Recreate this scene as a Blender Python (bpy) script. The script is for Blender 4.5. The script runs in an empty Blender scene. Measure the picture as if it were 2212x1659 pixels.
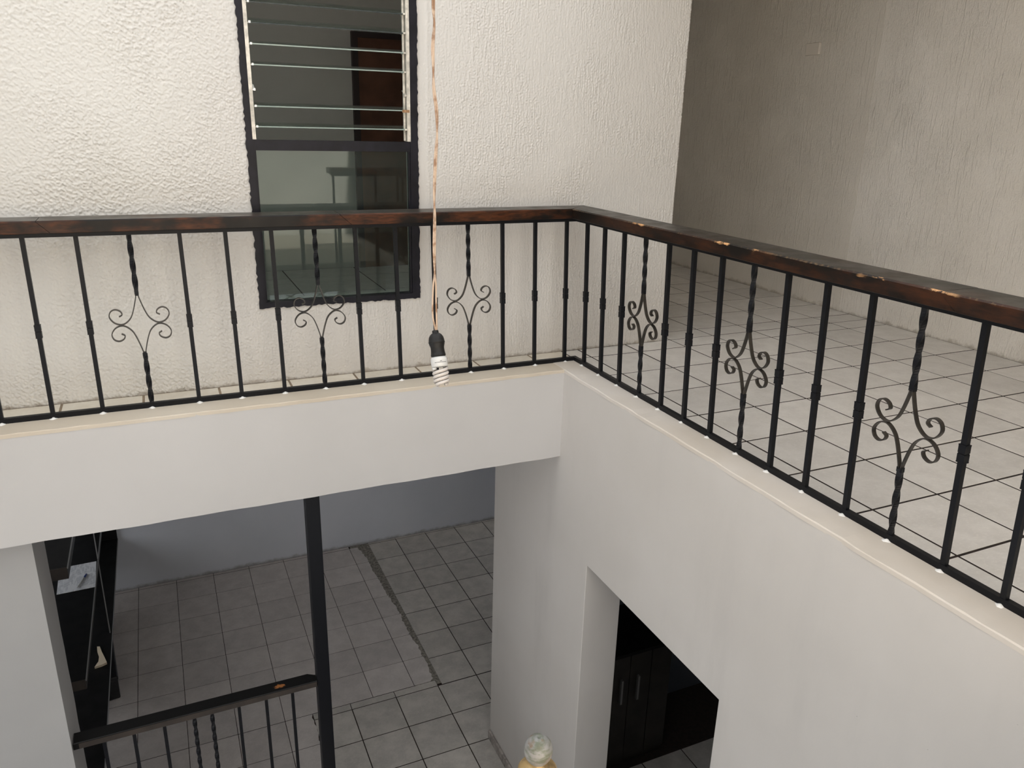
import bpy, math, random
import numpy as np
from mathutils import Vector, Matrix

SC = bpy.context.scene
COL = SC.collection
random.seed(11)

# ------------------------------------------------------------------ camera, sky, exposure
cam_d = bpy.data.cameras.new('camera')
cam_d.sensor_width = 36.0
cam_d.lens = 1672.725 / 2212.0 * 36.0
cam_d.clip_start = 0.05
cam = bpy.data.objects.new('camera', cam_d)
COL.objects.link(cam)
_f = Vector((0.39721, 0.860233, -0.319723)).normalized()
_r = Vector((0.911122, -0.411369, 0.025126)).normalized()
_u = _r.cross(_f).normalized()
M = Matrix((( _r.x, _u.x, -_f.x), (_r.y, _u.y, -_f.y), (_r.z, _u.z, -_f.z))).to_4x4()
M.translation = Vector((-2.17723, -3.95966, 1.41997))
cam.matrix_world = M
SC.camera = cam

world = bpy.data.worlds.new('overcast_sky')
SC.world = world
world.use_nodes = True
bg = world.node_tree.nodes['Background']
bg.inputs['Color'].default_value = (0.95, 0.965, 0.975, 1)
bg.inputs['Strength'].default_value = 1.55

# sun added for bounce off the wall behind the photographer; clears the added parapet
sun_d = bpy.data.lights.new('sun', 'SUN'); sun_d.energy = 15.0; sun_d.angle = math.radians(1.0); sun_d.color = (1.0, .93, .85)
sun = bpy.data.objects.new('sun', sun_d); COL.objects.link(sun); sun.location = (-2, 8, 9)
sun.rotation_euler = Vector((-.05, -.79, -.61)).to_track_quat('-Z', 'Y').to_euler()

SC.view_settings.view_transform = 'Standard'
SC.view_settings.look = 'None'
SC.view_settings.gamma = 1.0
SC.view_settings.use_curve_mapping = False
SC.view_settings.exposure = 0.40

# ------------------------------------------------------------------ measures of the place (metres)
H = 3.672            # lower floor below upper floor
D = 0.156            # baluster line behind the edge of the well
YW = 0.368           # stucco wall with the window
XE = 0.968           # end of that wall
XR = 2.942           # far wall of the corridor
HB = 0.574           # depth of the beam
YB = 4.625           # back wall downstairs
YE = 1.023           # free end of the wall downstairs
ROOF = 2.75
XL = -4.6            # far side of the well
YN = -3.30           # edge of the landing where the photographer stands
YBACK = -5.4
OX, OY = -0.0072, 0.0374   # lean of the railing over 0.87 m


# ------------------------------------------------------------------ mesh helpers
class MB:
    def __init__(self):
        self.v, self.f = [], []

    def quad(self, a, b, c, d):
        n = len(self.v); self.v += [a, b, c, d]; self.f.append((n, n + 1, n + 2, n + 3)); return self

    def box(self, x0, x1, y0, y1, z0, z1):
        n = len(self.v)
        self.v += [(x, y, z) for z in (z0, z1) for y in (y0, y1) for x in (x0, x1)]
        for q in ((0, 2, 3, 1), (4, 5, 7, 6), (0, 1, 5, 4), (2, 6, 7, 3), (0, 4, 6, 2), (1, 3, 7, 5)):
            self.f.append(tuple(n + i for i in q))
        return self

    def prism(self, poly, z0, z1):
        """closed polygon (x,y) CCW, extruded in z"""
        n = len(self.v); k = len(poly)
        self.v += [(x, y, z0) for x, y in poly] + [(x, y, z1) for x, y in poly]
        self.f.append(tuple(n + i for i in reversed(range(k))))
        self.f.append(tuple(n + k + i for i in range(k)))
        for i in range(k):
            j = (i + 1) % k
            self.f.append((n + i, n + j, n + k + j, n + k + i))
        return self

    def rings(self, rings, cap=True, closed=True):
        n = len(self.v); k = len(rings[0])
        for r in rings:
            self.v += [tuple(p) for p in r]
        for a in range(len(rings) - 1):
            for i in range(k if closed else k - 1):
                j = (i + 1) % k
                self.f.append((n + a * k + i, n + a * k + j, n + (a + 1) * k + j, n + (a + 1) * k + i))
        if cap:
            self.f.append(tuple(n + i for i in reversed(range(k))))
            self.f.append(tuple(n + (len(rings) - 1) * k + i for i in range(k)))
        return self

    def lathe(self, prof, seg=20, cap=True):
        return self.rings([[(r * math.cos(2 * math.pi * i / seg), r * math.sin(2 * math.pi * i / seg), z)
                            for i in range(seg)] for r, z in prof], cap)

    def tube(self, pts, rad, seg=8):
        pts = [Vector(p) for p in pts]
        rings = []
        nrm = None
        for i, p in enumerate(pts):
            t = (pts[min(i + 1, len(pts) - 1)] - pts[max(i - 1, 0)]).normalized()
            if nrm is None:
                a = Vector((0, 0, 1)) if abs(t.z) < .9 else Vector((1, 0, 0))
                nrm = t.cross(a).normalized()
            nrm = (nrm - t * nrm.dot(t)).normalized()
            b = t.cross(nrm)
            r = rad[i] if isinstance(rad, (list, tuple)) else rad
            rings.append([p + nrm * r * math.cos(2 * math.pi * k / seg) + b * r * math.sin(2 * math.pi * k / seg)
                          for k in range(seg)])
        return self.rings(rings)

    def warp(self, fn):
        self.v = [tuple(fn(*p)) for p in self.v]; return self

    def data(self, name, mat, smooth=False):
        m = bpy.data.meshes.new(name)
        m.from_pydata(self.v, [], self.f)
        m.validate(); m.update()
        import bmesh as _b
        bm = _b.new(); bm.from_mesh(m); _b.ops.recalc_face_normals(bm, faces=bm.faces); bm.to_mesh(m); bm.free()
        if mat:
            m.materials.append(mat)
        if smooth:
            m.polygons.foreach_set('use_smooth', [True] * len(m.polygons))
            m.update()
        return m

    def build(self, name, mat, parent=None, smooth=False, loc=None):
        return link(name, self.data(name, mat, smooth), parent, loc)


def link(name, data, parent=None, loc=None):
    o = bpy.data.objects.new(name, data)
    COL.objects.link(o)
    if parent:
        o.parent = parent
    if loc is not None:
        o.location = loc
    return o


def empty(name, loc=(0, 0, 0)):
    o = bpy.data.objects.new(name, None)
    o.empty_display_size = .1
    COL.objects.link(o)
    o.location = loc
    return o


def tag(o, label, cat=None, group=None, kind=None):
    o['label'] = label
    if cat: o['category'] = cat
    if group: o['group'] = group
    if kind: o['kind'] = kind
    return o


def struct(o, label=None):
    o['kind'] = 'structure'
    if label: o['label'] = label
    return o


def auto_smooth(o, w=None, seg=2, angle=35):
    if w:
        b = o.modifiers.new('edge', 'BEVEL'); b.width = w; b.segments = seg; b.limit_method = 'ANGLE'
        b.angle_limit = math.radians(30)
    return o


def catmull(pts, n=6):
    pts = [Vector(p) for p in pts]
    out = []
    for i in range(len(pts) - 1):
        p0 = pts[max(i - 1, 0)]; p1 = pts[i]; p2 = pts[i + 1]; p3 = pts[min(i + 2, len(pts) - 1)]
        for k in range(n):
            t = k / n
            out.append(.5 * ((2 * p1) + (p2 - p0) * t + (2 * p0 - 5 * p1 + 4 * p2 - p3) * t * t + (3 * p1 - p0 - 3 * p2 + p3) * t ** 3))
    out.append(pts[-1])
    return out


# ------------------------------------------------------------------ material helpers
class NT:
    def __init__(self, name):
        self.m = bpy.data.materials.new(name); self.m.use_nodes = True
        self.t = self.m.node_tree; self.n = self.t.nodes
        self.b = self.n['Principled BSDF']
        g = self.n.new('ShaderNodeNewGeometry'); self.pos = g.outputs['Position']; self.geo = g
        self._pc = None

    def lk(self, a, b): self.t.links.new(a, b)

    def setv(self, sock, val):
        if hasattr(val, 'is_output') or isinstance(val, bpy.types.NodeSocket): self.lk(val, sock)
        else: sock.default_value = val

    def mapping(self, scale=(1, 1, 1), rot=(0, 0, 0), src=None):
        n = self.n.new('ShaderNodeMapping'); self.lk(src or self.pos, n.inputs['Vector'])
        n.inputs['Scale'].default_value = scale; n.inputs['Rotation'].default_value = rot
        return n.outputs[0]

    def noise(self, scale, detail=4, rough=.55, vec=None, dist=0.0):
        n = self.n.new('ShaderNodeTexNoise'); self.lk(vec or self.pos, n.inputs['Vector'])
        n.inputs['Scale'].default_value = scale; n.inputs['Detail'].default_value = detail
        n.inputs['Roughness'].default_value = rough; n.inputs['Distortion'].default_value = dist
        return n.outputs['Fac']

    def voro(self, scale, vec=None, feature='F1', rnd=1.0):
        n = self.n.new('ShaderNodeTexVoronoi'); n.feature = feature; self.lk(vec or self.pos, n.inputs['Vector'])
        n.inputs['Scale'].default_value = scale; n.inputs['Randomness'].default_value = rnd
        return n.outputs['Distance']

    def math(self, op, a, b=0.0, clamp=False):
        n = self.n.new('ShaderNodeMath'); n.operation = op; n.use_clamp = clamp
        self.setv(n.inputs[0], a); self.setv(n.inputs[1], b); return n.outputs[0]

    def ramp(self, fac, a, b, lo=0.0, hi=1.0):
        n = self.n.new('ShaderNodeMapRange'); n.interpolation_type = 'SMOOTHSTEP'
        self.setv(n.inputs['Value'], fac); n.inputs['From Min'].default_value = a; n.inputs['From Max'].default_value = b
        n.inputs['To Min'].default_value = lo; n.inputs['To Max'].default_value = hi
        return n.outputs[0]

    def mix(self, fac, a, b):
        n = self.n.new('ShaderNodeMix'); n.data_type = 'RGBA'
        self.setv(n.inputs[0], fac); self.setv(n.inputs[6], a if not isinstance(a, tuple) else (*a, 1)[:4])
        self.setv(n.inputs[7], b if not isinstance(b, tuple) else (*b, 1)[:4]); return n.outputs[2]

    def xyz(self):
        if not self._pc:
            n = self.n.new('ShaderNodeSeparateXYZ'); self.lk(self.pos, n.inputs[0]); self._pc = n.outputs
        return self._pc

    def rnd(self):
        return self.n.new('ShaderNodeObjectInfo').outputs['Random']

    def bump(self, h, strength, dist, prev=None):
        n = self.n.new('ShaderNodeBump'); self.lk(h, n.inputs['Height'])
        n.inputs['Strength'].default_value = strength; n.inputs['Distance'].default_value = dist
        if prev: self.lk(prev, n.inputs['Normal'])
        return n.outputs[0]

    def out(self, col, rough=.6, normal=None, metal=0.0, spec=None, coat=None):
        b = self.b
        self.setv(b.inputs['Base Color'], col if not isinstance(col, tuple) else (*col, 1)[:4])
        self.setv(b.inputs['Roughness'], rough); self.setv(b.inputs['Metallic'], metal)
        if spec is not None: self.setv(b.inputs['Specular IOR Level'], spec)
        if coat is not None: b.inputs['Coat Weight'].default_value = coat; b.inputs['Coat Roughness'].default_value = .12
        if normal: self.lk(normal, b.inputs['Normal'])
        return self.m


def mat_stucco(name, c1, c2, lumps, streaks, axis, dirt_z=None, split=None):
    """trowelled stucco: lumps and vertical drag marks as fine relief"""
    t = NT(name)
    x, y, z = t.xyz()[0], t.xyz()[1], t.xyz()[2]
    along = (1, 1, .28)
    v2 = t.mapping(along)
    lump = t.noise(95, 5, .6, t.mapping((.75, .75, 1.35), (0, .6, 0)), .5)
    lump = t.ramp(lump, .34, .70)
    streak = t.math('ADD', t.noise(110, 4, .6, v2, .2), t.math('MULTIPLY', t.ramp(t.noise(60, 2, .5, t.mapping((1, 1, .09))), .56, .74), .55))
    streak = t.ramp(streak, .34, .95)
    if split is not None:
        s = t.math('ADD', x, t.math('MULTIPLY', t.noise(1.3, 2), 1.0))
        w = t.ramp(s, split, split + .9)
    else:
        w = streaks
    big = t.noise(9, 3)
    h1 = t.math('MULTIPLY', lump, t.math('SUBTRACT', 1.0, w) if not isinstance(w, float) else (1 - w))
    h2 = t.math('MULTIPLY', streak, w)
    h = t.math('ADD', t.math('ADD', t.math('MULTIPLY', h1, 1.15), h2), t.math('MULTIPLY', big, .15))
    area = t.ramp(t.noise(2.6, 3), .35, .62, .6, 1.0)
    h = t.math('MULTIPLY', h, area)
    nrm = t.bump(h, 1.0, lumps)
    fine = t.noise(260, 2)
    nrm = t.bump(fine, .35, .002, nrm)
    col = t.mix(t.ramp(t.noise(1.7, 5), .35, .7), c1, c2)
    if split is not None: col = t.mix(w, col, tuple(a * .80 for a in c1))  # light falloff painted in: plaster colour darkens towards the right
    if dirt_z is not None:
        e = t.math('SUBTRACT', z, dirt_z)
        e = t.math('SUBTRACT', e, t.math('MULTIPLY', t.noise(11, 6, .7), .13))
        m = t.ramp(e, -.070, -.035, .5, 0.0)
        col = t.mix(m, col, (.20, .155, .10))
    return t.out(col, .85, nrm, spec=.25)


def mat_plaster(name, c1, c2, bump=.004, dirt_z=None, streaks=False):
    t = NT(name)
    col = t.mix(t.ramp(t.noise(1.1, 4), .3, .7), c1, c2)
    if streaks:
        s = t.ramp(t.noise(3.2, 5, .6, t.mapping((1, 1, .22))), .50, .78, 0, .55)
        col = t.mix(s, col, tuple(a * .84 for a in c2))
    z = t.xyz()[2]
    if dirt_z is not None:
        e = t.math('SUBTRACT', t.math('SUBTRACT', z, dirt_z), t.math('MULTIPLY', t.noise(9, 6, .7), .11))
        col = t.mix(t.ramp(e, -.062, -.005, .6, 0.0), col, (.13, .11, .09))
    n1 = t.noise(4, 4, .5)
    specks = t.ramp(t.voro(34), .0, .10, 1.0, 0.0)
    keep = t.ramp(t.noise(7, 2), .60, .68)
    h = t.math('ADD', n1, t.math('MULTIPLY', t.math('MULTIPLY', specks, keep), .35))
    nrm = t.bump(h, .8, bump)
    nrm = t.bump(t.noise(120, 3), .2, .001, nrm)
    return t.out(col, .62, nrm, spec=.3)


def mat_tile(name, c1, c2, rough=.45):
    t = NT(name)
    n = t.noise(7, 6, .65)
    col = t.mix(t.ramp(n, .32, .7), c1, c2)
    fine = t.ramp(t.noise(46, 5, .7, t.mapping((1, 1.9, 1), (0, 0, .5))), .48, .72, 0, .35)
    col = t.mix(fine, col, tuple(min(1, a * 1.22) for a in c2))
    r = t.math('ADD', t.math('MULTIPLY', t.rnd(), .14), .93)
    hs = t.n.new('ShaderNodeHueSaturation'); t.lk(col, hs.inputs['Color']); t.lk(r, hs.inputs['Value'])
    nrm = t.bump(t.noise(60, 4), .22, .002)
    return t.out(hs.outputs[0], t.ramp(t.noise(12, 4), .3, .7, rough - .08, rough + .12), nrm, spec=.4)


def mat_plain(name, c, rough=.5, metal=0.0, var=.0, scale=20, bump=0.0, spec=None, coat=None):
    t = NT(name)
    col = c
    if var:
        col = t.mix(t.ramp(t.noise(scale, 4), .3, .7), tuple(a * (1 - var) for a in c), tuple(min(1, a * (1 + var)) for a in c))
    nrm = t.bump(t.noise(scale * 2, 3), .3, bump) if bump else None
    return t.out(col, rough, nrm, metal, spec, coat)


def mat_iron(name):
    t = NT(name)
    dust_sheen = t.ramp(t.noise(300, 3, .7), .66, .76, 0, .35)
    col = t.mix(dust_sheen, (.0055, .006, .008), (.14, .13, .11))
    return t.out(col, .42, t.bump(t.noise(90, 3), .2, .001), 0, .2)


def mat_railwood(name, chips=False, along='x'):
    t = NT(name)
    x, y, z = t.xyz()[0], t.xyz()[1], t.xyz()[2]
    sc = (1, 6, 6) if along == 'x' else (6, 1, 6)
    grain = t.noise(14, 5, .6, t.mapping(sc), .6)
    blot = t.noise(3.6, 4, .6, t.mapping((1, 2, 2) if along == 'x' else (2, 1, 2)))
    red = t.math('MULTIPLY', t.ramp(grain, .34, .66, .35, 1.0), t.ramp(blot, .40, .62))
    col = t.mix(red, (.0075, .0058, .0048), (.085, .028, .011) if along == 'x' else (.046, .017, .008))
    if chips:
        e = t.math('ADD', t.math('SUBTRACT', .951, z), t.math('SUBTRACT', x, .061))
        patch = t.ramp(t.noise(4.2, 2, .5), .51, .58)
        edge = t.math('SUBTRACT', e, t.math('MULTIPLY', t.noise(42, 5, .7, t.mapping((1, .45, 1))), .055))
        m = t.math('MULTIPLY', t.ramp(edge, -.024, -.017, 1.0, 0.0), patch)
        thin = t.ramp(t.math('SUBTRACT', e, t.math('MULTIPLY', t.noise(60, 4, .7), .02)), -.008, -.002, .75, 0.0)
        col = t.mix(thin, col, (.17, .11, .06))
        col = t.mix(m, col, (.60, .33, .15))
    # pale reflection sheen painted into the upward faces, with some dust
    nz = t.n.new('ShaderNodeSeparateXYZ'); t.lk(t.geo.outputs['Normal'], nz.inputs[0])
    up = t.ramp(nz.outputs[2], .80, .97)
    dust_sheen = t.math('MULTIPLY', up, t.ramp(t.noise(6, 4, .6), .25, .65, .35, .9))
    col = t.mix(dust_sheen, col, (.065, .061, .053) if along == 'x' else (.050, .045, .038))
    rough = t.ramp(t.noise(9, 4), .3, .7, .28, .42)
    nrm = t.bump(grain, .2, .0012)
    return t.out(col, rough, nrm, 0, .20)


M_STUC = mat_stucco('stucco_white', (.90, .865, .80), (.92, .895, .85), .0090, .5, 0, 0.0, split=-1.9)
def mat_coat():
    t = NT('stucco_coat_paint')
    x, z = t.xyz()[0], t.xyz()[2]
    col = t.mix(t.ramp(t.noise(1.7, 5), .35, .7), (.615, .597, .56), (.64, .624, .59))
    w = t.ramp(t.math('ADD', x, t.math('MULTIPLY', t.noise(1.3, 2), 1.0)), -1.9, -1.0)
    col = t.mix(w, col, (.60, .578, .548))  # dimmer light to the right put into the coat colour
    e = t.math('SUBTRACT', z, t.math('MULTIPLY', t.noise(11, 6, .7), .10))
    col = t.mix(t.ramp(e, -.056, -.030, .6, 0.0), col, (.24, .19, .13))
    return t.out(col, .85, t.bump(t.noise(240, 3), .35, .0018), spec=.2)


M_COAT = mat_coat()
M_STUC_FAR = mat_stucco('stucco_corridor', (.70, .66, .60), (.76, .72, .665), .0050, .8, 1, 0.0)
M_STUC_FAR2 = mat_stucco('stucco_corridor_smooth', (.64, .60, .54), (.69, .65, .59), .0035, .8, 1, 0.0)
M_BEAM = mat_plaster('plaster_beam', (.49, .478, .468), (.52, .507, .498))
M_LOW = mat_plaster('plaster_lower', (.53, .502, .472), (.565, .538, .51), .006, streaks=True)
M_PILL = mat_plaster('plaster_pillar', (.33, .325, .32), (.355, .35, .345), .004)
M_BACK = mat_plaster('plaster_back_room', (.57, .595, .655), (.62, .64, .70), .004, -H)  # blue window daylight put into the wall colour
M_CEIL = mat_plain('ceiling_paint', (.72, .70, .66), .8, var=.04, scale=2)
M_ROOM = mat_plain('room_paint', (.60, .60, .57), .7, var=.03, scale=2)
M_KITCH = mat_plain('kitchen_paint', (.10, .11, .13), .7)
M_CURB = mat_plaster('curb_cream', (.52, .45, .36), (.60, .54, .455), .004)
M_CURB_R = mat_plaster('curb_pale', (.58, .52, .45), (.68, .635, .59), .004)
M_DAB = mat_plain('white_dab', (.85, .84, .82), .6)
M_TILE = mat_tile('tile_corridor', (.62, .59, .555), (.71, .68, .645))
M_TILE_L = mat_tile('tile_ledge', (.66, .60, .50), (.74, .69, .60))  # corridor tile with warm reflected light put into its colour
M_TILE_A = mat_tile('tile_lower_warm', (.43, .40, .385), (.52, .485, .465))
M_TILE_B = mat_tile('tile_lower_grey', (.37, .35, .325), (.48, .455, .42))
M_GROUT = mat_plain('grout_brown', (.020, .012, .009), .95, var=.3, scale=30)
M_GROUT_L = mat_plain('grout_tan', (.26, .20, .14), .9, var=.2, scale=30)
M_MORTAR = mat_plain('mortar_dark', (.20, .185, .16), .95, var=.45, scale=40, bump=.006)
M_IRON = mat_iron('black_iron')
M_SCROLL = mat_plain('worn_iron', (.024, .020, .016), .4, var=.5, scale=25)
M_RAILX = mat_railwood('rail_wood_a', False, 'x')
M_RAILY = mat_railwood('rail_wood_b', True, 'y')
M_BLACKW = mat_plain('black_lacquer', (.007, .0068, .007), .4, var=.4, scale=9, spec=.15)
M_BROWNE = mat_plain('brown_board_edge', (.030, .022, .017), .5, var=.3, scale=9)
M_FRAME = mat_plain('window_enamel', (.010, .0095, .014), .4, var=.3, scale=12, bump=.002, spec=.2)
M_ALU = mat_plain('dull_aluminium', (.55, .52, .46), .5, .35, var=.25, scale=30)
M_CLIP = mat_plain('bright_clip', (.78, .76, .72), .4, .3)
M_RUST = mat_plain('rust', (.36, .20, .10), .8, var=.4, scale=80)
M_DOORW = mat_plain('door_wood', (.13, .055, .030), .5, var=.3, scale=4)
M_DOORF = mat_plain('door_frame', (.035, .022, .022), .5)
M_RUBBER = mat_plain('black_rubber', (.008, .008, .008), .5, var=.3, scale=120, spec=.3)
M_CFL = mat_plain('white_plastic', (.52, .53, .53), .3)
M_SPIRAL = mat_plain('lamp_tube', (.50, .47, .45), .25)
M_INK = mat_plain('ink', (.03, .03, .04), .6)
M_PLATE = mat_plain('plate_paint', (.66, .61, .545), .5)
M_STEEL = mat_plain('grey_steel', (.30, .30, .30), .4, .6)
M_CREAM = mat_plain('cream_plastic', (.62, .53, .40), .5)
M_BAG = mat_plain('black_plastic', (.010, .010, .011), .3, var=.4, scale=20)
M_CAB = mat_plain('dark_cabinet', (.022, .018, .015), .5, var=.3, scale=6)
M_SKIRT = mat_plain('skirting_stone', (.30, .27, .25), .5, var=.35, scale=18)


def mat_cord():
    t = NT('cord_vinyl')
    col = t.mix(t.ramp(t.noise(40, 4, .6), .42, .62), (.50, .38, .29), (.26, .15, .09))
    return t.out(col, .45)


def mat_finial():
    t = NT('tarnished_ball')
    n = t.noise(45, 4, .6, t.mapping((1, 1, 2.2), (.6, .3, .2)))
    col = t.mix(t.ramp(n, .38, .6), (.10, .11, .08), (.21, .21, .21))
    col = t.mix(t.ramp(t.noise(60, 3), .55, .7), col, (.15, .11, .08))
    return t.out(col, t.ramp(n, .3, .7, .45, .6), t.bump(t.noise(400, 2), .2, .0006), .25)


def mat_brass():
    t = NT('old_brass')
    col = t.mix(t.ramp(t.noise(60, 4), .4, .65), (.36, .25, .11), (.20, .14, .07))
    return t.out(col, .42, None, .6)


def mat_glass(name, refl, tint, dirt=0.0):
    t = NT(name)
    n = t.n; out = n['Material Output']
    tr = n.new('ShaderNodeBsdfTransparent'); tr.inputs[0].default_value = (*tint, 1)
    gl = n.new('ShaderNodeBsdfGlossy'); gl.inputs['Roughness'].default_value = .015
    gl.inputs[0].default_value = (.95, 1, .98, 1)
    fr = n.new('ShaderNodeFresnel'); fr.inputs['IOR'].default_value = refl
    mx = n.new('ShaderNodeMixShader'); t.lk(fr.outputs[0], mx.inputs[0]); t.lk(tr.outputs[0], mx.inputs[1]); t.lk(gl.outputs[0], mx.inputs[2])
    if dirt:
        di = n.new('ShaderNodeBsdfDiffuse'); di.inputs[0].default_value = (.5, .6, .6, 1)
        specks = t.ramp(t.noise(900, 2, .8), .68, .72, 0, .8)
        z = t.xyz()[2]; x = t.xyz()[0]
        low = t.ramp(t.math('ADD', t.math('SUBTRACT', z, .49), t.math('MULTIPLY', t.math('ABSOLUTE', t.math('ADD', x, .96)), .8)), 0.0, .06, 1, 0)
        film = t.math('ADD', t.math('MULTIPLY', specks, low), dirt)
        mx2 = n.new('ShaderNodeMixShader'); t.lk(film, mx2.inputs[0]); t.lk(mx.outputs[0], mx2.inputs[1]); t.lk(di.outputs[0], mx2.inputs[2])
        mx = mx2
    t.lk(mx.outputs[0], out.inputs['Surface'])
    return t.m


M_CORD = mat_cord(); M_BALL = mat_finial(); M_BRASS = mat_brass()
M_GLASS = mat_glass('window_glass', 1.36, (.80, .86, .84), .012)
M_SLAT = mat_plain('glass_slat_edge', (.30, .37, .34), .2)
M_SLAT_D = mat_plain('glass_slat_dark_edge', (.05, .06, .06), .2)
M_SLAT_G = mat_glass('louvre_glass', 1.5, (.90, .95, .93))

# ================================================================== THE SETTING
# upper stucco wall with the window opening
WX0, WX1, WZ0, WZ1 = -1.703, -0.802, 0.436, 2.35
T = .20
wb = MB()
YS_ = YW + .006
wb.box(XL, WX0, YS_, YW + T, -.3, ROOF + .5)
wb.box(WX1, XE - .004, YS_, YW + T, -.3, ROOF + .5)
wb.box(WX0, WX1, YS_, YW + T, -.3, WZ0)
wb.box(WX0, WX1, YS_, YW + T, WZ1, ROOF + .5)
wb.box(XL, .3, YS_, YW + T, ROOF + .5, 3.65)  # unseen parapet added to keep direct sun off the well
wb.box(XE - T, XE, YW + T, 3.9, -.3, ROOF)
wbo = wb.build('wall_back', M_STUC)
struct(wbo, 'rough white stucco wall with the tall louvred window')


def field(nx, nz, dx, fx, fz, ang, rng, lo=.35):
    """band limited random relief: feature sizes fx, fz in metres, turned by ang"""
    w = rng.standard_normal((nz, nx))
    kx = np.fft.fftfreq(nx, dx)[None, :]; kz = np.fft.fftfreq(nz, dx)[:, None]
    u = (kx * math.cos(ang) + kz * math.sin(ang)) * fx; v = (-kx * math.sin(ang) + kz * math.cos(ang)) * fz
    r2 = u * u + v * v
    f = np.real(np.fft.ifft2(np.fft.fft2(w) * np.exp(-r2 * 2.2) * (1 - np.exp(-r2 / lo))))
    return f / f.std()


def stucco_coat(x0, x1, z0, z1, dx, hole, parent, mat):
    rng = np.random.default_rng(7)
    nx = int((x1 - x0) / dx) + 1; nz = int((z1 - z0) / dx) + 1
    xs_ = np.linspace(x0, x1, nx); zs_ = np.linspace(z0, z1, nz)
    X, Z = np.meshgrid(xs_, zs_)
    sm = lambda t: np.clip(t, 0, 1) ** 2 * (3 - 2 * np.clip(t, 0, 1))
    blobs = field(nx, nz, dx, .013, .023, .75, rng)
    grit = field(nx, nz, dx, .0075, .010, .4, rng)
    drag = field(nx, nz, dx, .009, .075, .03, rng)
    line = field(nx, nz, dx, .012, .32, .0, rng)
    big = field(nx, nz, dx, .25, .3, .2, rng, .01)
    left = np.tanh(blobs * 1.5) * .0023 + grit * .0016
    right = np.tanh(drag * 1.1) * .0015 + np.maximum(line - 1.5, 0) * .0019 + grit * .0011
    w = sm((X + 1.95 + .25 * big) / .9)
    amp = .72 + .28 * np.tanh(big * 1.2)
    h = (left * (1 - w) + right * w) * amp + big * .0006
    band = np.exp(-((X + .765) / .018) ** 2) * (Z > .40)
    h = h * (1 - .75 * band) + .003 * np.exp(-((X + .735) / .010) ** 2) * (Z > .40)
    Y = YW - .001 - h
    Y[0, :] = YW + .01; Y[-1, :] = YW + .01; Y[:, 0] = YW + .01; Y[:, -1] = YW + .012
    hx0, hx1, hz0, hz1 = hole
    inx = (xs_ > hx0) & (xs_ < hx1); inz = (zs_ > hz0) & (zs_ < hz1)
    inside = inz[:, None] & inx[None, :]
    nb = np.zeros_like(inside)
    nb[1:-1, 1:-1] = inside[1:-1, 1:-1] & ~(inside[:-2, 1:-1] & inside[2:, 1:-1] & inside[1:-1, :-2] & inside[1:-1, 2:])
    Y[nb] = YW + .01
    co_ = np.stack([X, Y, Z], -1).reshape(-1, 3).astype(np.float32)
    idx = np.arange(nx * nz, dtype=np.int32).reshape(nz, nx)
    core = inside & ~nb
    q = np.stack([idx[:-1, :-1], idx[:-1, 1:], idx[1:, 1:], idx[1:, :-1]], -1)
    keep = ~(core[:-1, :-1] | core[:-1, 1:] | core[1:, 1:] | core[1:, :-1])
    q = q[keep]
    me = bpy.data.meshes.new('stucco_coat')
    me.vertices.add(len(co_)); me.vertices.foreach_set('co', co_.ravel())
    me.loops.add(q.size); me.loops.foreach_set('vertex_index', q.ravel().astype(np.int32))
    me.polygons.add(len(q)); me.polygons.foreach_set('loop_start', np.arange(0, q.size, 4, dtype=np.int32))
    me.polygons.foreach_set('use_smooth', np.ones(len(q), dtype=bool))
    me.update(calc_edges=True); me.validate()
    me.materials.append(mat)
    return link('stucco_coat', me, parent)


stucco_coat(-3.05, XE, -.006, 2.30, .0037, (WX0 + .004, WX1 - .004, WZ0 + .004, 9.0), wbo, M_COAT)

# the room seen through the window
rb = MB()
rb.box(XL, XE - T, 3.775, 3.9, -.3, ROOF)
rb.box(XL - .15, XL, YW + T, 2.2, -.3, ROOF).box(XL - .15, XL, 3.4, 3.9, -.3, ROOF)
rb.box(XL - .15, XL, 2.2, 3.4, -.3, .9).box(XL - .15, XL, 2.2, 3.4, 2.2, ROOF)  # unseen side hole added so sky light reaches the room
struct(rb.build('wall_room', M_ROOM), 'plain grey wall of the room behind the louvred window')

# corridor wall: two coats of plaster that meet in a ragged vertical joint
jag = [(i * .12, .665 + .02 * (i * .12 / 2.4) + random.uniform(-.006, .006)) for i in range(-3, 27)]
m1 = MB().rings([[(XR, YBACK, z), (XR, y, z), (XR + .15, y, z), (XR + .15, YBACK, z)] for z, y in jag])
wr = m1.build('wall_right', M_STUC_FAR)
struct(wr, 'long rough plaster wall of the corridor with a vertical joint')
m2 = MB().rings([[(XR - .0025, y, z), (XR - .0025, 4.0, z), (XR + .15, 4.0, z), (XR + .15, y, z)] for z, y in jag])
m2.build('wall_section', M_STUC_FAR2, wr)
struct(MB().box(XE, XR + .15, 4.0, 4.15, -.3, ROOF).build('wall_corridor_end', M_STUC_FAR2), 'end wall of the corridor')

# beam over the opening and slab behind it
wavy = MB()
n = 60
ring = []
for i in range(n + 1):
    x = XL + (0 - XL) * i / n
    dz = .0012 * math.sin(i * 1.7) + .0015 * math.sin(i * .61)
    ring.append([(x, 0, -HB + dz), (x, 0, -.012 + dz * .4), (x, .004, -.004 + dz * .4), (x, .25, -.004), (x, .25, -HB), (x, .006, -HB + dz - .002)])
wavy.rings(ring)
struct(wavy.build('beam_wall', M_BEAM), 'smooth white plastered beam below the stucco wall and its railing')
struct(MB().box(XL, XE, .25, YB + .2, -.30, -.02).build('ceiling_lower', M_CEIL), 'ceiling of the room downstairs')

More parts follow.
